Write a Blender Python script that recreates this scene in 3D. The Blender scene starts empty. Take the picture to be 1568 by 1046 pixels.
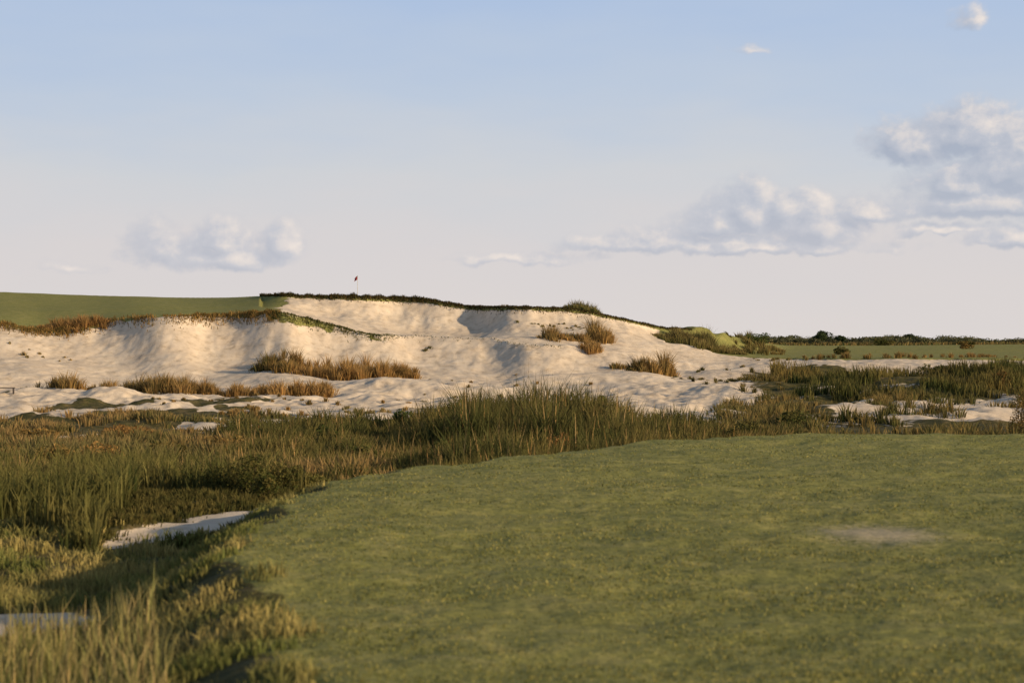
import bpy, math, numpy as np
from mathutils import Vector
rng=np.random.default_rng(7)
ZC=4.5; F=3050.0
scene=bpy.context.scene
# ---------------------------------------------------------------- noise
T=rng.random((256,256))
def vn(x,y):
    ix=np.floor(x).astype(np.int64); iy=np.floor(y).astype(np.int64)
    fx=x-ix; fy=y-iy; fx=fx*fx*fx*(fx*(fx*6-15)+10); fy=fy*fy*fy*(fy*(fy*6-15)+10)
    a=T[ix&255,iy&255]; b=T[(ix+1)&255,iy&255]; c=T[ix&255,(iy+1)&255]; d=T[(ix+1)&255,(iy+1)&255]
    return (a*(1-fx)+b*fx)*(1-fy)+(c*(1-fx)+d*fx)*fy
def fbm(x,y,o=4):
    s=0;a=.5;t=0
    x,y=.85*x-.53*y,.53*x+.85*y
    for i in range(o):
        s=s+a*vn(x+17.3*i,y+9.1*i); t+=a; x,y=(.77*x-.64*y)*2.03,(.64*x+.77*y)*2.03; a*=.5
    return s/t
def ss(a,b,x):
    t=np.clip((x-a)/(b-a),0,1); return t*t*(3-2*t)
# ---------------------------------------------------------------- terrain definition (metres)
edge=[(40,52),(19,52.6),(13.8,53.7),(8.4,54.9),(3.5,50),(.24,45.7),(-2.33,38.7),(-3.3,35.5),(-3.6,30.3),(-3.4,23.3),(-2.8,20.2),(-2.2,17.4),(-1.7,14.6),(-1.3,11),(-1.4,4),(-1.5,-30),(90,-30),(90,52)]
def turf_sd(x,y):
    d=np.full(x.shape,1e9); inside=np.zeros(x.shape,bool)
    n=len(edge)
    for i in range(n):
        ax,ay=edge[i]; bx,by=edge[(i+1)%n]
        ex,ey=bx-ax,by-ay
        t=np.clip(((x-ax)*ex+(y-ay)*ey)/(ex*ex+ey*ey),0,1)
        d=np.minimum(d,np.hypot(x-ax-t*ex,y-ay-t*ey))
        if ay!=by:
            c=((ay>y)!=(by>y))&(x<(bx-ax)*(y-ay)/(by-ay)+ax)
            inside^=c
    return np.where(inside,d,-d)
C=[-400,0,60,120,180,250,350,430,500,560,650,720,800,880,950,1020,1100,1200,1350,1568,2000]
def zy(y,d): return ZC-(np.array(y,float)-523)/F*np.array(d,float)
D=[];Z=[]
D.append([130]*21); Z.append([.1]*17+[.3]*4)
D.append([150]*21); Z.append([.5]*21)
d=[172]*21; D.append(d); Z.append(zy([562,560,565,572,575,575,570,570,572,572,573,574,576,578,578,578,577,574,572,570,570],d))
d=[188,188,188,188,189,189,189,188,186,184,184,185,186,187,188,189,190,190,190,190,190]; D.append(d)
Z.append(zy([500,498,512,505,491,490,487,481,497,515,518,524,526,530,536,548,556,556,555,553,553],d))
d=[210,210,210,210,210,210,208,200,199,198,198,199,200,200,200,200,202,205,205,205,205]; D.append(d)
Z.append(zy([478,478,480,478,477,477,474,476,494,509,513,519,520,522,526,535,545,549,549,548,548],d))
d=[250,250,250,250,250,248,235,214,212,212,212,212,212,212,213,214,216,260,280,280,280]; D.append(d)
Z.append(zy([448,450,452,454,457,458,459,456,457,457,460,472,474,476,491,505,516,532,532,530,530],d))
D.append([x+32 for x in d]); Z.append(list(np.array(Z[-1])-np.array([.6]*8+[.25]*7+[.8]*2+[-.1]*4)))
D.append([430]*21); Z.append([3.7]*21)
D.append([1000]*21); Z.append([4.0]*21)
D.append([6000]*21); Z.append([4.3]*21)
PXG=np.arange(-3000,4600,4.0)
ker=np.exp(-.5*(np.arange(-12,13)*4/13.0)**2); ker/=ker.sum()
def col(v):
    a=np.interp(PXG,C,v); return np.convolve(np.pad(a,12,mode='edge'),ker,'valid')
DT=[col(v) for v in D]; ZT=[col(v) for v in Z]
def wob(x): return (fbm(x/10+2.2,x*0+3.4,2)-.5)*17.0
def far(x,y):
    px=784+F*x/np.maximum(y,40)
    z=np.interp(px,PXG,ZT[0]); k=np.zeros(x.shape)
    yy=y+wob(x*(200/np.maximum(y,60))+y*.06)*ss(140,165,y)*(1-ss(240,300,y))
    for i in range(9):
        d0=np.interp(px,PXG,DT[i]); d1=np.interp(px,PXG,DT[i+1])
        t=np.clip((yy-d0)/(d1-d0),0,1); k=k+t
        te=t
        if i==2: te=t**2.0
        if i==4: te=t**np.where(px>400,2.0,1.0)
        z=z+te*(np.interp(px,PXG,ZT[i+1])-np.interp(px,PXG,ZT[i]))
    return px,k,z
def terrain(x,y,full=False):
    x=np.asarray(x,float); y=np.asarray(y,float)
    sd=turf_sd(x,y)
    px,k,zf=far(x,y)
    edgeN=(fbm(x/2.2,y/2.2,3)-.5)
    g_left=ss(2.97,3.03,k+edgeN*.10)*(1-ss(400,432,px+(k-3)*-14+edgeN*40))
    g_top=ss(4.93,5.0,k)
    kb=np.interp(px,[1005,1020,1130,1200,1500],[4.9,4.2,3.7,3.5,3.3])
    g_right=ss(0,.12,k-kb+edgeN*.3)*ss(1000,1020,px)
    wstrip=np.interp(px,[420,480,560,600],[.09,.06,.03,.0])
    g_strip=(1-ss(.3,1.3,np.abs(k-3+edgeN*.2)/np.maximum(wstrip,1e-3)))*(px>410)*(px<600)*.6
    green=np.clip(g_left+g_top+g_right+g_strip,0,1)*ss(120,140,y)
    sandy=ss(80,92,y+(fbm(x/12,y/9,3)-.5)*40)
    n1=fbm(x/6,y/8,4)
    right=ss(1080,1220,px)
    scr_low=ss(.54,.60,n1)*(1-ss(.2,1.2,k))*(1-ss(700,760,px)*(1-right))
    scr_r=right*(1-ss(2.15,2.5,k+edgeN*.6))*(.55+.45*ss(.35,.5,fbm(x/5+9,y/7,3)))
    patch=ss(1250,1310,px+edgeN*90)*ss(104,110,y+edgeN*8)*(1-ss(134,142,y+edgeN*10))
    sand=sandy*(1-green)*(1-.92*scr_low)*(1-scr_r*(1-patch))
    sand=np.maximum(sand,patch*.95)
    e2=(fbm(x/.8,y/.8,3)-.5)
    p1=np.hypot(((x+5.55)*.95-(y-38.5)*.2)/.85,(y-38.6)/5.6)
    p2=np.hypot((x+5.9)/1.3,(y-23.6)/1.4)
    p=np.maximum(1-ss(.7,1.05,p1+edgeN*.8+e2*.8),1-ss(.65,1.05,p2+edgeN*.9+e2*.7))*(sd<-.3)
    sand=np.maximum(sand,p*.8)
    turf=np.maximum(ss(-.35,.35,sd+edgeN*1.0+e2*.9),green)
    zt=2.0+(fbm(x/9,y/9,3)-.5)*.36+(fbm(x/2.3,y/1.9,3)-.5)*.16+(fbm(x/.6,y/.5,3)-.5)*.07
    zt=zt+.9*np.exp(-((x-7.6)/2.0)**2-((y-11.8)/2.8)**2)  # low unseen mound right of the view, added to shade the near turf
    zo=np.interp(y,[10,20,29,36,43,46,58,75,100],[1.5,1.3,.95,1.06,1.06,.75,.45,.15,.1])+(fbm(x/2.5,y/2.5,3)-.5)*.35*(1-p*.7)
    zn=zo+(zt-zo)*ss(-1.9,.3,sd+edgeN*.8)
    onface=ss(.2,1.5,k)*(1-green*.85)*(1-ss(5,5.4,k))
    rill=(fbm(x/1.3,y/5,3)-.5)*.22*ss(2.3,2.8,k)*(1-ss(3,3.1,k))+(fbm(x/1.4,y/5,3)-.5)*.34*ss(4.3,4.7,k)*(1-ss(4.98,5,k))
    nz=(fbm(x/13,y/10,2)-.5)*2.0*onface*(1-.45*ss(2.6,3,k)*(1-ss(3.4,4.2,k)))*(1-.8*ss(4.7,5,k))+rill*(1-green)+(fbm(x/25,y/25,3)-.5)*.4*ss(5,6.5,k)
    fine=(fbm(x/1.1,y/1.5,4)-.5)*.20*(1-green)*ss(120,135,y)*(1-ss(5,5.1,k))
    bank=(fbm(x/3.2,y/3.2,4)-.5)*1.1*ss(88,110,y)*(1-ss(1.0,2.1,k))
    hump=ss(1010,1060,px)*(1-ss(1130,1200,px))*ss(4,4.6,k)*(1-ss(5.2,6,k))*(fbm(x/3,y/3,3)-.4)*1.4
    lip=green*ss(2.9,3.05,k)*(1-ss(5.3,6,k))*.18
    zf=zf+nz+bank+lip+fine+hump
    w=ss(62,92,y)
    z=zn*(1-w)+zf*w
    if full: return z,turf,sand,px,k,sd,p
    return z
# ---------------------------------------------------------------- materials
def mat(name):
    m=bpy.data.materials.new(name); m.use_nodes=True
    nt=m.node_tree; b=nt.nodes['Principled BSDF']; return m,nt,b
def N(nt,t,**k):
    n=nt.nodes.new(t)
    for a,v in k.items(): setattr(n,a,v)
    return n
def noise(nt,coord,scale,detail=4,rough=.55):
    n=N(nt,'ShaderNodeTexNoise'); n.inputs['Scale'].default_value=scale; n.inputs['Detail'].default_value=detail; n.inputs['Roughness'].default_value=rough
    nt.links.new(coord,n.inputs['Vector']); return n.outputs['Fac']
def ramp(nt,fac,stops):
    r=N(nt,'ShaderNodeValToRGB'); e=r.color_ramp.elements
    while len(e)<len(stops): e.new(.5)
    for el,(p,c) in zip(e,stops): el.position=p; el.color=(*c,1) if len(c)==3 else c
    nt.links.new(fac,r.inputs['Fac']); return r.outputs['Color']
def mixc(nt,f,a,b,bt='MIX'):
    n=N(nt,'ShaderNodeMix',data_type='RGBA',blend_type=bt)
    for s,v in ((0,f),(6,a),(7,b)):
        if isinstance(v,(int,float)): n.inputs[s].default_value=v
        elif isinstance(v,tuple): n.inputs[s].default_value=(*v,1)
        else: nt.links.new(v,n.inputs[s])
    return n.outputs[2]
def math_(nt,op,a,b=0.0,c=0.0,clamp=False):
    n=N(nt,'ShaderNodeMath',operation=op); n.use_clamp=clamp
    for i,v in enumerate((a,b,c)):
        if isinstance(v,(int,float)): n.inputs[i].default_value=v
        else: nt.links.new(v,n.inputs[i])
    return n.outputs[0]
m_ground,nt,b=mat('ground_mat')
geo=N(nt,'ShaderNodeNewGeometry').outputs['Position']
att=N(nt,'ShaderNodeAttribute',attribute_name='masks'); sep=N(nt,'ShaderNodeSeparateColor'); nt.links.new(att.outputs['Color'],sep.inputs[0])
nA=noise(nt,geo,.35,4); nB=noise(nt,geo,1.5,5,.65); nC=noise(nt,geo,9,4,.75)
turfc=ramp(nt,nB,[(.28,(.140,.158,.042)),(.50,(.225,.232,.068)),(.74,(.36,.325,.12))])
turfc=mixc(nt,math_(nt,'MULTIPLY',nA,.6),turfc,(.285,.265,.092))
turfc=mixc(nt,.9,turfc,ramp(nt,nC,[(.3,(.42,.45,.42)),(.5,(1,1,1)),(.7,(1.45,1.36,1.24))]),'MULTIPLY')
sandc=ramp(nt,nA,[(.3,(.69,.57,.43)),(.7,(.76,.65,.51))])
nS=noise(nt,geo,1.1,6,.72)
sandc=mixc(nt,.85,sandc,ramp(nt,nS,[(.3,(.58,.54,.48)),(.46,(.92,.91,.89)),(.55,(1,1,1))]),'MULTIPLY')
rough=ramp(nt,nB,[(.3,(.035,.042,.014)),(.5,(.095,.085,.03)),(.7,(.20,.15,.07))])
rough=mixc(nt,.6,rough,ramp(nt,nC,[(.35,(.4,.4,.4)),(.6,(1.2,1.2,1.2))]),'MULTIPLY')
ms=math_(nt,'ADD',sep.outputs[1],math_(nt,'MULTIPLY',math_(nt,'SUBTRACT',nS,.5),1.6))
ms=ramp(nt,ms,[(.40,(0,0,0)),(.58,(1,1,1))])
colr=mixc(nt,ms,rough,sandc)
mt=math_(nt,'ADD',sep.outputs[0],math_(nt,'MULTIPLY',math_(nt,'SUBTRACT',nB,.5),.9))
mt=ramp(nt,mt,[(.42,(0,0,0)),(.58,(1,1,1))])
colr=mixc(nt,mt,colr,turfc)
mb=math_(nt,'ADD',sep.outputs[2],math_(nt,'MULTIPLY',math_(nt,'SUBTRACT',nC,.5),1.6))
mb=ramp(nt,mb,[(.40,(0,0,0)),(.9,(.75,.75,.75))])
colr=mixc(nt,mb,colr,(.52,.43,.30))
nt.links.new(colr,b.inputs['Base Color']); b.inputs['Roughness'].default_value=.95; b.inputs['Specular IOR Level'].default_value=.1
h=math_(nt,'ADD',math_(nt,'MULTIPLY',nB,.18),math_(nt,'MULTIPLY',nC,.09))
bp=N(nt,'ShaderNodeBump'); bp.inputs['Strength'].default_value=.45; bp.inputs['Distance'].default_value=.5
nt.links.new(h,bp.inputs['Height']); nt.links.new(bp.outputs[0],b.inputs['Normal'])

def foliage(name,tr=.3):
    m,nt,b=mat(name)
    a=N(nt,'ShaderNodeAttribute',attribute_name='Col'); g=N(nt,'ShaderNodeNewGeometry').outputs['Position']
    c=mixc(nt,.8,a.outputs['Color'],ramp(nt,noise(nt,g,1.3,2),[(.3,(.65,.7,.65)),(.7,(1.35,1.25,1.2))]),'MULTIPLY')
    df=N(nt,'ShaderNodeBsdfDiffuse'); nt.links.new(c,df.inputs[0])
    t=N(nt,'ShaderNodeBsdfTranslucent'); nt.links.new(c,t.inputs[0])
    mx=N(nt,'ShaderNodeMixShader'); mx.inputs[0].default_value=tr
    nt.links.new(df.outputs[0],mx.inputs[1]); nt.links.new(t.outputs[0],mx.inputs[2])
    nt.links.new(mx.outputs[0],nt.nodes['Material Output'].inputs[0]); return m
m_grass=foliage('grass_blade_mat'); m_leaf=foliage('leaf_mat',.25)
def solid(name,c,r=.7,metal=0):
    m,nt,b=mat(name); g=N(nt,'ShaderNodeTexCoord').outputs['Object']
    cc=mixc(nt,.6,c,ramp(nt,noise(nt,g,12,4),[(.3,(.7,.7,.7)),(.7,(1.2,1.2,1.2))]),'MULTIPLY')
    nt.links.new(cc,b.inputs['Base Color']); b.inputs['Roughness'].default_value=r; b.inputs['Metallic'].default_value=metal; return m
# ---------------------------------------------------------------- ground sheet
ys=np.concatenate([np.linspace(-8,12,40)[:-1],np.geomspace(12,60,400)[:-1],np.linspace(60,130,150)[:-1],np.linspace(130,222,430)[:-1],np.linspace(222,300,70)[:-1],np.geomspace(300,6000,90)])
sx=np.concatenate([np.linspace(-.8,-.29,60)[:-1],np.linspace(-.29,.29,760)[:-1],np.linspace(.29,.8,60)])
Y,S=np.meshgrid(ys,sx,indexing='ij'); X=S*(Y+12)
Zg,mtf,msd,_,_,_,_=terrain(X,Y,True)
bare=np.clip(1.3-np.hypot((X-4.75)/1.05,(Y-25.9)/1.9),0,1)*.9
nr,nc=X.shape
def mesh_from(name,V,quads,colors=None,material=None,smooth=False,attr='Col',tris=None):
    me=bpy.data.meshes.new(name)
    me.vertices.add(len(V)); me.vertices.foreach_set('co',np.ascontiguousarray(V,dtype=np.float32).ravel())
    nq=0 if quads is None else len(quads); ntr=0 if tris is None else len(tris)
    loops=[];st=[]
    if nq: loops.append(quads.ravel()); st.append(np.arange(nq)*4)
    if ntr: loops.append(tris.ravel()); st.append(nq*4+np.arange(ntr)*3)
    loops=np.concatenate(loops).astype(np.int32); st=np.concatenate(st).astype(np.int32)
    me.loops.add(len(loops)); me.loops.foreach_set('vertex_index',loops)
    me.polygons.add(nq+ntr); me.polygons.foreach_set('loop_start',st)
    if smooth: me.polygons.foreach_set('use_smooth',np.ones(nq+ntr,bool))
    me.update(calc_edges=True)
    if colors is not None:
        a=me.color_attributes.new(attr,'FLOAT_COLOR','POINT')
        cc=np.ones((len(V),4),np.float32); cc[:,:3]=colors; a.data.foreach_set('color',cc.ravel())
    if material: me.materials.append(material)
    o=bpy.data.objects.new(name,me); scene.collection.objects.link(o); return o
idx=np.arange(nr*nc).reshape(nr,nc)
q=np.stack([idx[:-1,:-1],idx[:-1,1:],idx[1:,1:],idx[1:,:-1]],-1).reshape(-1,4)
mesh_from('ground',np.stack([X,Y,Zg],-1).reshape(-1,3),q,np.stack([mtf,msd,bare],-1).reshape(-1,3),m_ground,True,'masks')
# ---------------------------------------------------------------- vegetation builders
class MB:
    def __init__(s): s.V=[];s.Q=[];s.T=[];s.C=[];s.n=0
    def blades(s,x,y,z,h,w,c,lean=.3,ldir=None,tip=None):
        n=len(x)
        if n==0: return
        th=rng.random(n)*np.pi; la=rng.random(n)*2*np.pi if ldir is None else ldir+rng.normal(0,.5,n)
        L=h*lean*rng.random(n)
        wx=np.cos(th)*w/2; wy=np.sin(th)*w/2; lx=np.cos(la)*L; ly=np.sin(la)*L
        P=np.zeros((n,5,3))
        P[:,0]=np.stack([x-wx,y-wy,z-.04],-1); P[:,1]=np.stack([x+wx,y+wy,z-.04],-1)
        P[:,2]=np.stack([x+lx*.35-wx*.8,y+ly*.35-wy*.8,z+h*.58],-1); P[:,3]=np.stack([x+lx*.35+wx*.8,y+ly*.35+wy*.8,z+h*.58],-1)
        P[:,4]=np.stack([x+lx,y+ly,z+h*(1-.25*lean*rng.random(n))],-1)
        b=s.n+np.arange(n)[:,None]*5
        s.Q.append(b+np.array([0,1,3,2])); s.T.append(b+np.array([2,3,4]))
        cc=np.repeat(c[:,None,:],5,1).copy()
        if tip is not None:
            cc[:,4]=cc[:,4]*.4+np.array(tip)*.6
            cc[:,2:4]=cc[:,2:4]*.85+np.array(tip)*.15
        s.V.append(P.reshape(-1,3)); s.C.append(cc.reshape(-1,3)); s.n+=5*n
    def leaves(s,P,size,c):
        n=len(P)
        a=rng.normal(size=(n,3)); a/=np.linalg.norm(a,axis=1)[:,None]
        r=rng.normal(size=(n,3)); bb=np.cross(a,r); bb/=np.linalg.norm(bb,axis=1)[:,None]
        sz=(size*(.6+.8*rng.random(n)))[:,None]
        q=np.stack([P-a*sz*.5,P+bb*sz*.28,P+a*sz*.5,P-bb*sz*.28],1)
        b=s.n+np.arange(n)[:,None]*4; s.Q.append(b+np.arange(4)); s.V.append(q.reshape(-1,3))
        s.C.append(np.repeat(c[:,None,:],4,1).reshape(-1,3)); s.n+=4*n
    def stick(s,p0,p1,r0,r1,c):
        p0=np.array(p0,float);p1=np.array(p1,float); k=6
        ax=p1-p0; ax/=np.linalg.norm(ax); u=np.cross(ax,[.3,.9,.1]); u/=np.linalg.norm(u); v=np.cross(ax,u)
        an=np.arange(k)*2*np.pi/k; ring=np.cos(an)[:,None]*u+np.sin(an)[:,None]*v
        s.V.append(np.concatenate([p0+ring*r0,p1+ring*r1])); i=np.arange(k); j=(i+1)%k
        s.Q.append(s.n+np.stack([i,j,j+k,i+k],-1)); s.C.append(np.tile(c,(2*k,1))); s.n+=2*k
    def build(s,name,m):
        return mesh_from(name,np.concatenate(s.V),np.concatenate(s.Q) if s.Q else None,np.concatenate(s.C),m,False,'Col',np.concatenate(s.T) if s.T else None)
def samp(n,p0,p1,d0,d1):
    px=rng.uniform(p0,p1,n); d=rng.uniform(d0,d1,n); return px,(px-784)/F*d,d
def cols(n,a,b,t=None,j=.25):
    t=rng.random(n) if t is None else t
    c=np.array(a)*(1-t[:,None])+np.array(b)*t[:,None]
    return c*(1+rng.normal(0,j,n))[:,None].clip(.4,1.8)
G_D=(.050,.072,.022);G_M=(.09,.115,.034);G_Y=(.18,.18,.055);TAN=(.42,.30,.14);BRN=(.33,.20,.07);RUST=(.21,.11,.04);OL=(.14,.118,.042)
def tufts(mb,cx,cy,hh,rad,nb,a,b,w,tip=TAN,tcol=None):
    """rounded tussocks: blades fan out from each centre, shorter at the rim"""
    m=len(cx)
    if m==0: return
    k=np.repeat(np.arange(m),nb); n=len(k)
    an=rng.random(n)*2*np.pi; r=np.abs(rng.normal(0,.45,n)).clip(0,1.2)
    x=cx[k]+np.cos(an)*r*rad[k]; y=cy[k]+np.sin(an)*r*rad[k]; z=terrain(x,y)
    h=hh[k]*np.sqrt(np.clip(1.15-r*r*.75,.08,1.2))*rng.uniform(.6,1.08,n)
    t=(rng.random(m)[k]*.7+.3*rng.random(n)) if tcol is None else (tcol[k]+.25*rng.normal(size=n)).clip(0,1)
    la=an; L=.15+.6*r
    c=cols(n,a,b,t)
    th=rng.random(n)*np.pi; wx=np.cos(th)*w/2; wy=np.sin(th)*w/2; lx=np.cos(la)*L*h; ly=np.sin(la)*L*h
    P=np.zeros((n,5,3))
    P[:,0]=np.stack([x-wx,y-wy,z-.05],-1); P[:,1]=np.stack([x+wx,y+wy,z-.05],-1)
    P[:,2]=np.stack([x+lx*.35-wx*.8,y+ly*.35-wy*.8,z+h*.6],-1); P[:,3]=np.stack([x+lx*.35+wx*.8,y+ly*.35+wy*.8,z+h*.6],-1)
    P[:,4]=np.stack([x+lx,y+ly,z+h*(1-.2*r)],-1)
    bi=mb.n+np.arange(n)[:,None]*5
    mb.Q.append(bi+np.array([0,1,3,2])); mb.T.append(bi+np.array([2,3,4]))
    cc=np.repeat(c[:,None,:],5,1).copy(); cc[:,4]=cc[:,4]*.5+np.array(tip)*.5; cc[:,2:4]=cc[:,2:4]*.8+np.array(tip)*.2
    mb.V.append(P.reshape(-1,3)); mb.C.append(cc.reshape(-1,3)); mb.n+=5*n
# --- reeds
R=MB()
px,x,y=samp(110000,330,1230,42,95)
z,_,_,_,_,sd,p=terrain(x,y,True)
dn=fbm(x/3,y/3,3); big=fbm(x/1.8+50,y/3+3,3)
ok=(sd<-1.5-.5*dn)&(dn+.18*rng.random(len(x))>.45)&(y>np.interp(px,[330,480,520],[52,46,40]))
px,x,y,z,dn,big=[a[ok] for a in (px,x,y,z,dn,big)]
H=np.interp(px,[330,450,520,590,640,700,850,940,1010,1080,1230],[.6,1.0,1.05,.7,1.15,1.75,1.9,1.6,1.1,.8,.55])*np.interp(y,[42,55,65,85],[.5,.6,.8,1])
H=H*(-.05+1.95*big)*rng.uniform(.6,1.15,len(x)); H=np.maximum(H,.15)
t=(fbm(x/2.5+9,y/3,3)*2.4-.75+.2*rng.random(len(x))).clip(0,1)
R.blades(x,y,z,H,.026+.00038*y,cols(len(x),(.038,.055,.018),(.17,.14,.048),t,.32),.5,None,(.17,.15,.055))
s=rng.random(len(x))<.025
R.blades(x[s],y[s],z[s],H[s]*1.2,.04,cols(s.sum(),TAN,BRN),.2)
px,x,y=samp(42000,-250,470,33,62)
z,_,_,_,_,sd,p=terrain(x,y,True); dn=fbm(x/2.0+30,y/2.0,3)
ok=(sd<-1.6)&(dn>.46)&(p<.1)&~((px>np.interp(y,[33,44],[150,210]))&(y<47))
px,x,y,z=[a[ok] for a in (px,x,y,z)]
R.blades(x,y,z,rng.uniform(.4,1.1,len(x))*(.1+1.45*fbm(x/1.5,y/1.5,2)),.034,cols(len(x),(.038,.055,.018),(.16,.145,.05),(fbm(x/2,y/2,3)*2.4-.7).clip(0,1),.3),.55,None,(.20,.185,.06))
px,x,y=samp(36000,1180,2000,142,176)
z,_,_,_,_,sd,p=terrain(x,y,True); dn=fbm(x/4+5,y/6,3)
ok=(dn>np.interp(px,[1180,1300,1400],[.6,.49,.45])); px,x,y,z,dn=[a[ok] for a in (px,x,y,z,dn)]
R.blades(x,y,z,rng.uniform(.5,1.3,len(x))*(-.15+2*dn),.08,cols(len(x),G_D,(.19,.145,.05),(fbm(x/5,y/5,3)*2.2-.6).clip(0,1)),.45,None,(.21,.17,.065))
R.build('reeds',m_grass)
# --- low rough grass tussocks on the wet flats
S_=MB()
px,x,y=samp(5600,-350,800,50,118)
z,_,_,_,_,sd,p=terrain(x,y,True); dn=fbm(x/3.3+70,y/4,3)
ok=(sd<-1.5)&(dn>np.interp(y,[60,76,86,100,118],[.36,.46,.56,.62,.68]))
x,y,dn=x[ok],y[ok],dn[ok]; m=len(x)
tufts(S_,x,y,rng.uniform(.25,.9,m)*(.35+dn)*np.interp(y,[78,95],[1,.6]),rng.uniform(.4,1.3,m),30,(.07,.085,.028),(.30,.195,.08),.055,(.38,.29,.13),(fbm(x/5+3,y/5,3)*3-1).clip(0,1))
px,x,y=samp(5600,800,2100,56,142)
z,_,_,_,k,sd,p=terrain(x,y,True); dn=fbm(x/3.3+20,y/4,3)
inpatch=(px>1250)&(y>92)&(y<139)
ok=(sd<-1.2)&(dn>.40+.14*ss(100,140,y))&~(inpatch&(dn<.70))&~((px<1100)&(y>100))
x,y,dn=x[ok],y[ok],dn[ok]; m=len(x)
tufts(S_,x,y,rng.uniform(.25,.85,m)*(.35+dn),rng.uniform(.4,1.2,m),30,(.06,.078,.026),(.24,.17,.065),.06,(.30,.23,.095),(fbm(x/6+3,y/6,3)*2.6-.9).clip(0,1))
px,x,y=samp(900,120,520,34,50)
z,_,_,_,k,sd,p=terrain(x,y,True); ok=(sd<-.5)&(p<.12); x,y=x[ok],y[ok]; m=len(x)
tufts(S_,x,y,rng.uniform(.15,.5,m)*np.interp(y,[34,44,50],[.35,.6,1]),rng.uniform(.2,.6,m),36,(.035,.05,.016),(.13,.11,.038),.03,(.16,.135,.05))  # shaded grass behind the path: the shade is put into darker blade colours
S_.build('rough_grass',m_grass)
# --- tawny clumps on the sand
B=MB()
def clump(p0,p1,d0,d1,m,h,a,b,thr=.0,w=.06,nb=46):
    u=rng.uniform(-.5,.5,m); v=rng.normal(0,.24,m).clip(-.5,.5)
    px=(p0+p1)/2+u*(p1-p0); y=(d0+d1)/2+v*(d1-d0)*(1.2-1.6*np.abs(u)); x=(px-784)/F*y
    dn=fbm(x/1.3+11,y/1.3,2); ok=dn>thr; px,x,y,u,v,dn=[q_[ok] for q_ in (px,x,y,u,v,dn)]
    hh=h*(.15+1.35*dn)*rng.uniform(.6,1.15,len(x))*(1-.65*(2*np.abs(u))**3)
    tufts(B,x,y,hh,rng.uniform(.35,.8,len(x))*min(1,h),nb,a,b,w,TAN,((px-p0)/(p1-p0)*.8+.3*rng.random(len(x))).clip(0,1))  # blends first colour to second, left to right: sunlit right side painted in
for a in [(185,340,150,157,120,1.6,OL,BRN,.2),(320,510,150,155,120,1.25,BRN,BRN,.28),(385,480,171,176,60,1.6,G_D,BRN,.1),(425,640,169,176,190,1.6,BRN,BRN,.12),
          (78,125,149,153,18,1.3,OL,BRN),(30,80,150,154,9,.7,G_M,TAN),(135,192,150,155,24,1.25,OL,BRN),
          (826,880,186,191,30,1.2,OL,BRN),(858,915,189,192,22,1.1,G_D,BRN),(896,936,193,198,30,2.1,OL,BRN),
          (886,918,181,184,14,1.3,BRN,BRN),(958,1010,166,170,26,1.4,G_D,BRN),(1004,1032,170,172,14,2.0,OL,BRN),(938,958,176,178,6,1.0,G_M,BRN),
          (1120,1200,160,166,26,1.0,G_D,OL),(1005,1140,205,216,150,1.2,G_D,(.17,.15,.05),.25),(1110,1200,212,250,60,1.0,G_D,(.19,.15,.05),.25),(1060,1105,208,213,30,2.1,G_D,G_M),(765,800,211,213,8,.6,G_D,BRN),
          (862,918,211,215,36,1.4,G_D,G_M),(785,905,202,205,24,.3,G_M,OL),
          (640,660,184,186,3,.6,G_D,G_D),(60,165,186,191,70,1.15,BRN,RUST),(330,470,112,128,22,.5,OL,BRN),(520,640,112,130,12,.45,G_M,TAN),(0,110,174,182,9,.35,G_M,TAN),
          (200,640,128,146,26,.35,OL,BRN),(650,1000,140,180,20,.3,OL,BRN),(1030,1250,150,180,56,.5,G_D,OL),(1150,1560,196,204,70,.55,G_D,BRN,.35)]:
    clump(*a)
def fringe(px,y,h,a,b,w=.07):
    x=(px-784)/F*y; z=terrain(x,y)
    B.blades(x,y,z,h,w,cols(len(x),a,b),.9,-np.pi/2,None)
def crestpos(px,target,jit):
    d=np.interp(px,PXG,DT[target]); y=d.copy()
    for _ in range(4):
        x=(px-784)/F*y; y=d-wob(x*(200/y)+y*.06)*(1-ss(240,300,y))
    return y+rng.normal(0,jit*.5,len(px))
px=rng.uniform(-300,430,17000); dn=fbm(px/26,px*0,4); px=px[dn+.5*rng.random(len(px))>.66]
fringe(px,crestpos(px,3,1.5),rng.uniform(.05,.5,len(px))*(.1+1.5*fbm(px/9,px*0+5,4)),BRN,OL)
px=rng.uniform(398,1060,12000); w=np.interp(px,[398,640,700,860,1060],[.36,.36,.2,.18,.18])
fringe(px,crestpos(px,5,.6),w*rng.uniform(.3,1.2,len(px))*(.3+1.4*fbm(px/9,px*0+2,4)),(.05,.06,.022),(.12,.08,.035))
px=rng.uniform(415,610,2600); w=np.interp(px,[415,560,610],[.26,.2,.06])
fringe(px,crestpos(px,3,1.2),w*rng.uniform(.2,1.1,len(px))*(.2+1.5*fbm(px/7,px*0+8,4)),G_D,OL)
px=rng.uniform(600,860,200)
fringe(px,crestpos(px,3,.8),rng.uniform(.04,.13,len(px)),G_D,OL,.09)
B.build('dune_grass',m_grass)
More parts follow.
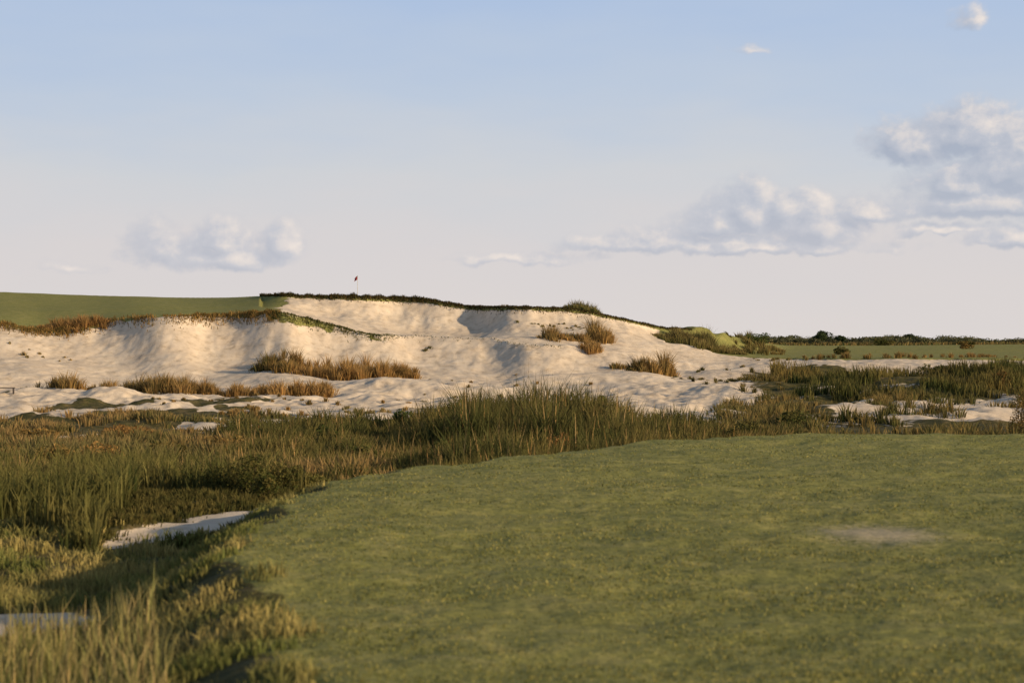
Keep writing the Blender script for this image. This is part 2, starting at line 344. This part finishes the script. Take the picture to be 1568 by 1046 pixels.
# --- near rough, lower left
Nn=MB()
px,x,y=samp(75000,-400,520,8,36)
z,_,_,_,_,sd,p=terrain(x,y,True); dn=fbm(x/.8,y/.8,3)
ok=(sd<.05+1.6*(dn-.5))&(p<.30)&(dn>.40); px,x,y,z,dn,sd=[a[ok] for a in (px,x,y,z,dn,sd)]
tall=np.clip(-sd/2.5,0.12,1)*(1-.5*ss(22,28,y))
H=rng.uniform(.08,.36,len(x))*(.1+1.5*dn)*(.35+.9*tall)
Nn.blades(x,y,z,H,.010+.0004*y,cols(len(x),(.10,.125,.034),(.36,.29,.11),(fbm(x/1.2+4,y/1.2,3)*2.6-.9).clip(0,1),.3),.9,None,(.46,.42,.15))
px,x,y=samp(3000,-200,330,11,22); z,_,_,_,_,sd,p=terrain(x,y,True); ok=(sd<-.8); x,y,z=x[ok],y[ok],z[ok]
Nn.blades(x,y,z,rng.uniform(.25,.7,len(x)),.012,cols(len(x),(.22,.23,.07),TAN),.5,None,(.48,.45,.19))
Nn.build('tall_grass',m_grass)
# --- short turf nap: fine, evenly scattered leaf tips
Tn=MB()
n=90000; y=np.exp(rng.uniform(np.log(13),np.log(55),n)); x=rng.uniform(-.29,.31,n)*y
sd=turf_sd(x,y); dn=fbm(x/1.3,y/1.3,3); ok=(sd>-.1)&(dn+.6*rng.random(n)>.62)&(np.hypot((x-4.75)/1.05,(y-25.9)/1.9)>.6+.7*rng.random(n)); x,y,dn=x[ok],y[ok],dn[ok]; z=terrain(x,y)
Tn.blades(x,y,z,rng.uniform(.008,.03,len(x))*(.5+dn),.010+.0004*y,cols(len(x),(.15,.17,.048),(.31,.28,.10),None,.2),1.6)
Tn.build('turf_grass',m_grass)
# --- shrubs and trees
def crown(mb,c,r,n,size,a,b,lumps=9):
    c=np.array(c,float); r=np.array(r,float)
    L=rng.normal(size=(lumps,3)); L/=np.linalg.norm(L,axis=1)[:,None]; L*=rng.uniform(.35,.75,(lumps,1)); L[:,2]=L[:,2]*.8
    k=rng.integers(0,lumps,n); v=rng.normal(size=(n,3)); v/=np.linalg.norm(v,axis=1)[:,None]
    rr=rng.uniform(.35,1.0,n)**.5*rng.uniform(.28,.5,lumps)[k]
    P=c+(L[k]+v*rr[:,None])*r
    t=rng.random(lumps)[k]*.6+.4*rng.random(n)
    mb.leaves(P,size,cols(n,a,b,t,.25))
    return c+L*r
def gz(x,d): return float(terrain(np.array([x]),np.array([float(d)]))[0])
def shrub(name,px,d,w,h,n,size,a,b):
    mb=MB(); x=(px-784)/F*d; z=gz(x,d)
    Ls=crown(mb,(x,d,z+h*.47),(w/2,w/2,h*.62),n,size,a,b,12)
    for l in Ls: mb.stick((x+rng.normal(0,.03),d,z-.1),l,.015+.006*h,.006,(.12,.09,.06))
    mb.build(name,m_leaf)
def tree(name,px,d,w,h,n,size,a,b):
    mb=MB(); x=(px-784)/F*d; z=gz(x,d)
    Ls=crown(mb,(x,d,z+h*.55),(w/2,w/2,h*.5),n,size,a,b,16)
    mb.stick((x,d,z-.2),(x+.1,d,z+h*.45),h*.05,h*.03,(.10,.08,.06))
    for l in Ls: mb.stick((x+.1,d,z+h*.3),l,h*.015,h*.005,(.10,.08,.06))
    mb.build(name,m_leaf)
for px,d,w,h in [(380,47,1.4,1.15),(440,47.5,1.2,.9),(335,48,1.2,.95),(285,50,1.1,.8),(480,48,.9,.7),(405,45,.9,.7)]: shrub('shrub',px,d,w,h,2200,.06,G_D,(.19,.155,.05))
for px,d,w,h in [(1565,84,1.5,2.4),(1590,80,2,1.6)]: shrub('shrub',px,d,w,h,1800,.07,RUST,G_M)
for px,d,w,h,a,b in [(925,130,1.2,1.0,G_M,G_Y),(1160,240,4.2,1.8,G_D,G_M),(500,74,1.3,1.3,G_D,G_M),(620,90,1.4,1.4,G_D,G_M),(790,90,.9,2.6,G_M,G_Y),(720,88,1.2,1.7,G_D,G_M),
    (80,62,1.6,.9,OL,BRN),(150,66,1.8,.9,BRN,BRN),(20,70,1.8,.8,OL,BRN),(260,70,1.6,.8,G_D,BRN),(340,76,2.0,.9,OL,BRN),(60,84,2.2,.8,OL,BRN),(190,88,2.4,.8,RUST,BRN),(420,84,2.0,.9,G_D,OL),(860,66,1.2,1.2,RUST,BRN),(980,68,1.5,1.0,OL,BRN),(1150,82,2.2,1.1,G_D,OL),(1220,95,2.6,1.1,G_D,OL),(1530,150,2.6,1.5,RUST,OL),(1430,165,3,1.5,G_D,OL),(560,60,1.2,1.0,G_D,OL),(680,64,1.1,1.0,G_D,G_M),(1060,72,1.6,1.0,G_D,OL),(770,62,1.1,1.0,G_D,OL),(930,70,1.4,1.2,OL,G_M),(1290,225,2.4,1.0,G_D,OL),(1480,260,3.2,1.2,G_D,BRN),(1350,300,4,1.4,G_D,OL)]: shrub('shrub',px,d,w,h,1400,.09+.0004*d,a,b)
for px,d,w,h in [(1258,480,5.0,3.8),(1288,500,3.4,2.5),(1395,620,6,3.4)]: tree('tree',px,d,w,h,2200,.42,(.035,.055,.03),(.07,.095,.04))
TL=MB()
for i in range(330):
    px=rng.uniform(1110,1600) if i<220 else (rng.uniform(1600,2400) if i<300 else rng.uniform(-900,-350)); d=rng.uniform(420,900); h=rng.uniform(1.3,3.2)*d/650; w=h*rng.uniform(1.6,4)
    if vn(np.array([px/40.]),np.array([3.3]))[0]<.35: h*=.6
    x=(px-784)/F*d; z=gz(x,d)
    crown(TL,(x,d,z+h*.42),(w/2,w/2,h*.6),280,.55,(.06,.078,.045),(.15,.14,.075),9)
    TL.stick((x,d,z-.3),(x,d,z+h*.4),.12,.06,(.1,.08,.06))
TL.build('tree_line',m_leaf)
FB=MB()
px,x,y=samp(30000,1120,2100,300,620); dn=fbm(x/18,y/10,3); ok=dn>.54; x,y,dn=x[ok],y[ok],dn[ok]; z=terrain(x,y)
FB.blades(x,y,z,rng.uniform(.3,.8,len(x)),.3,cols(len(x),G_D,(.22,.15,.06)),.6,None,(.26,.19,.09))
FB.build('field_scrub',m_grass)
# ---------------------------------------------------------------- golf flag
def empty(name,loc):
    e=bpy.data.objects.new(name,None); e.location=loc; scene.collection.objects.link(e); return e
m_pole=solid('flag_pole_mat',(.55,.50,.40),.4); m_flag=solid('flag_cloth_mat',(.20,.012,.018),.8); m_wood=solid('bench_wood_mat',(.05,.04,.035),.8)
def golf_flag(px,d,h,fm):
    x=(px-784)/F*d; z=gz(x,d)
    e=empty('golf_flag',(x,d,z))
    mb=MB(); mb.stick((0,0,-.1),(0,0,h),.028,.022,(1,1,1)); o=mb.build('pole',m_pole); o.parent=e
    nu,nv=10,7; V=[]
    for j in range(nv):
        for i in range(nu):
            u=i/(nu-1); v=j/(nv-1)
            V.append((-.02-.42*u*(1-.25*u)+.03*math.sin(v*5), .07*math.sin(u*9+v*2), h-.03-.46*v-.32*u+.12*v*u))
    ii=np.arange(nu*nv).reshape(nv,nu); Q=np.stack([ii[:-1,:-1],ii[:-1,1:],ii[1:,1:],ii[1:,:-1]],-1).reshape(-1,4)
    o=mesh_from('cloth',np.array(V),Q,None,fm,True); o.parent=e
golf_flag(547.5,217,2.45,m_flag)
bx,by=(4-784)/F*141,141.0; bz=gz(bx,by)
be=empty('wooden_bench',(bx,by,bz)); be.rotation_euler=(0,0,.15)
def box(name,c,s,m,p):
    V=np.array([[a,b_,c_] for a in(-.5,.5) for b_ in(-.5,.5) for c_ in(-.5,.5)])*np.array(s)+np.array(c)
    o=mesh_from(name,V,np.array([[0,1,3,2],[4,6,7,5],[0,4,5,1],[2,3,7,6],[0,2,6,4],[1,5,7,3]]),None,m); o.parent=p
    bv=o.modifiers.new('b','BEVEL'); bv.width=.008
for i in range(3): box('seat_slat_%d'%i,(0,-.16+.16*i,.42),(1.7,.14,.07),m_wood,be)
for i in range(4): box('leg_%d'%i,((-.75,.75)[i%2],(-.14,.14)[i//2],.18),(.1,.08,.42),m_wood,be)
# ---------------------------------------------------------------- sun & sky
EL=math.radians(15); AZ=math.radians(119)
sp=Vector((math.cos(EL)*math.sin(AZ),math.cos(EL)*math.cos(AZ),math.sin(EL)))
sl=bpy.data.lights.new('sun','SUN'); sl.energy=5; sl.angle=math.radians(.5); sl.color=(1,.76,.48)
so=bpy.data.objects.new('sun',sl); so.rotation_euler=(-sp).to_track_quat('-Z','Y').to_euler(); so.location=(40,-20,60); scene.collection.objects.link(so)
w=bpy.data.worlds.new('World'); scene.world=w; w.use_nodes=True; nt=w.node_tree; bg=nt.nodes['Background']; bg.inputs[1].default_value=.1
sky=N(nt,'ShaderNodeTexSky',sky_type='NISHITA'); sky.sun_disc=False; sky.sun_elevation=EL; sky.sun_rotation=AZ; sky.dust_density=1.5; sky.air_density=1.0
tc=N(nt,'ShaderNodeTexCoord').outputs['Generated']; sx_=N(nt,'ShaderNodeSeparateXYZ'); nt.links.new(tc,sx_.inputs[0])
az=math_(nt,'ARCTAN2',sx_.outputs[0],sx_.outputs[1]); el=math_(nt,'ARCSINE',sx_.outputs[2])
cv=N(nt,'ShaderNodeCombineXYZ'); nt.links.new(az,cv.inputs[0]); nt.links.new(el,cv.inputs[1]); P=cv.outputs[0]
def lin(c): return tuple(((v/255)/12.92 if v<10 else ((v/255+.055)/1.055)**2.4) for v in c)
st=N(nt,'ShaderNodeMapping'); st.inputs['Scale'].default_value=(1,4,1); nt.links.new(P,st.inputs['Vector'])
ef=math_(nt,'MULTIPLY',math_(nt,'ADD',el,math_(nt,'MULTIPLY_ADD',noise(nt,st.outputs[0],7,3),.06,-.03)),1/.5)
def sk(c,g=1): return tuple(v*g for v in lin(c))
hz=ramp(nt,ef,[(0,sk((220,213,210))),(.09,sk((216,211,211))),(.17,sk((206,209,214))),(.25,sk((189,202,220))),(.35,sk((174,194,223))),(1,sk((120,155,205)))])
hz10=N(nt,'ShaderNodeVectorMath',operation='SCALE'); nt.links.new(hz,hz10.inputs[0]); hz10.inputs['Scale'].default_value=10
mf=ramp(nt,ef,[(.35,(1,1,1)),(1,(0,0,0))])
base=mixc(nt,mf,sky.outputs[0],hz10.outputs[0])
blobs=[(240,384,54,50,.8),(305,400,56,34,.85),(340,374,50,42,1),(370,400,66,28,1),(432,380,40,40,1),(110,414,60,12,.4),
(1150,332,60,60,1.05),(1210,332,70,44,1.1),(1095,352,68,34,1.05),(1260,350,76,46,1.1),(985,376,120,22,.95),(1150,380,190,18,1.05),(1325,330,64,30,1),(800,398,110,14,.7),
(1395,232,66,48,1.1),(1490,215,90,54,1.2),(1565,262,84,66,1.25),(1490,285,90,40,1.15),(1530,318,160,36,1.25),(1445,354,60,13,.95),(1560,368,76,22,.95),(1485,33,30,20,.65),(1150,76,40,9,.3),(1650,300,120,90,1.1)]
gr=bpy.data.node_groups.new('cloud_density','ShaderNodeTree')
gr.interface.new_socket('P',in_out='INPUT',socket_type='NodeSocketVector'); gr.interface.new_socket('D',in_out='OUTPUT',socket_type='NodeSocketFloat')
gi=N(gr,'NodeGroupInput'); go=N(gr,'NodeGroupOutput')
def vm(g,op,a,b_=None,c_=None):
    n=N(g,'ShaderNodeVectorMath',operation=op)
    for i,v in enumerate((a,b_,c_)):
        if v is None: continue
        if isinstance(v,tuple): n.inputs[i].default_value=v
        else: g.links.new(v,n.inputs[i])
    return n
wn=N(gr,'ShaderNodeTexNoise'); wn.inputs['Scale'].default_value=60; wn.inputs['Detail'].default_value=3; gr.links.new(gi.outputs[0],wn.inputs['Vector'])
wo=vm(gr,'MULTIPLY_ADD',vm(gr,'SUBTRACT',wn.outputs['Color'],(.5,.5,.5)).outputs[0],(.022,.013,0),gi.outputs[0]).outputs[0]
cur=None
for cx,cy,rx,ry,wt in blobs:
    ax=math.atan((cx-784)/F); ey=math.atan((523-cy)/F)*math.cos(ax); rx/=F; ry/=F
    v=vm(gr,'MULTIPLY_ADD',wo,(1/rx,1/ry,0),(-ax/rx,-ey/ry,0)).outputs[0]
    v2=vm(gr,'MULTIPLY',v,(-1,-2.0,0)).outputs[0]
    L=vm(gr,'LENGTH',vm(gr,'MAXIMUM',v,v2).outputs[0]).outputs['Value']
    m1=math_(gr,'MULTIPLY_ADD',L,-wt,wt*1.35)
    cur=m1 if cur is None else math_(gr,'MAXIMUM',cur,m1)
fn=N(gr,'ShaderNodeTexNoise'); fn.inputs['Scale'].default_value=75; fn.inputs['Detail'].default_value=6; fn.inputs['Roughness'].default_value=.58; gr.links.new(vm(gr,'MULTIPLY',gi.outputs[0],(1,1.25,1)).outputs[0],fn.inputs['Vector'])
dd=math_(gr,'ADD',cur,math_(gr,'MULTIPLY_ADD',fn.outputs['Fac'],1.5,-.74))
gr.links.new(dd,go.inputs[0])
def dens(pv):
    g=N(nt,'ShaderNodeGroup'); g.node_tree=gr; nt.links.new(pv,g.inputs[0]); return g.outputs[0]
d0=dens(P); d1=dens(vm(nt,'ADD',P,(.0058,.0042,0)).outputs[0])
al=N(nt,'ShaderNodeMapRange',interpolation_type='SMOOTHSTEP'); nt.links.new(d0,al.inputs[0]); al.inputs[1].default_value=.0; al.inputs[2].default_value=.75
sh=math_(nt,'MULTIPLY_ADD',math_(nt,'SUBTRACT',math_(nt,'MINIMUM',d0,1.4),math_(nt,'MAXIMUM',d1,-.1)),.7,.32,clamp=True)
cc=ramp(nt,sh,[(.0,sk((168,177,194),10)),(.4,sk((190,194,205),10)),(.72,sk((224,217,214),10)),(1,sk((246,233,222),10))])
# distant clouds sink into the horizon haze
hzf=N(nt,'ShaderNodeMapRange'); nt.links.new(el,hzf.inputs[0]); hzf.inputs[1].default_value=.030; hzf.inputs[2].default_value=.095; hzf.inputs[3].default_value=.52; hzf.inputs[4].default_value=.92
alp=math_(nt,'MULTIPLY',al.outputs[0],hzf.outputs[0])
final=mixc(nt,alp,base,cc)
nt.links.new(final,bg.inputs[0])
# ---------------------------------------------------------------- camera
cam=bpy.data.cameras.new('camera'); cam.lens=36*F/1568; cam.sensor_width=36; cam.clip_end=20000; cam.clip_start=.1
cam.dof.use_dof=True; cam.dof.focus_distance=150; cam.dof.aperture_fstop=2.0
co=bpy.data.objects.new('camera',cam); co.location=(0,0,ZC); co.rotation_euler=(math.radians(90),0,0); scene.collection.objects.link(co); scene.camera=co
scene.view_settings.view_transform='Standard'; scene.view_settings.look='None'
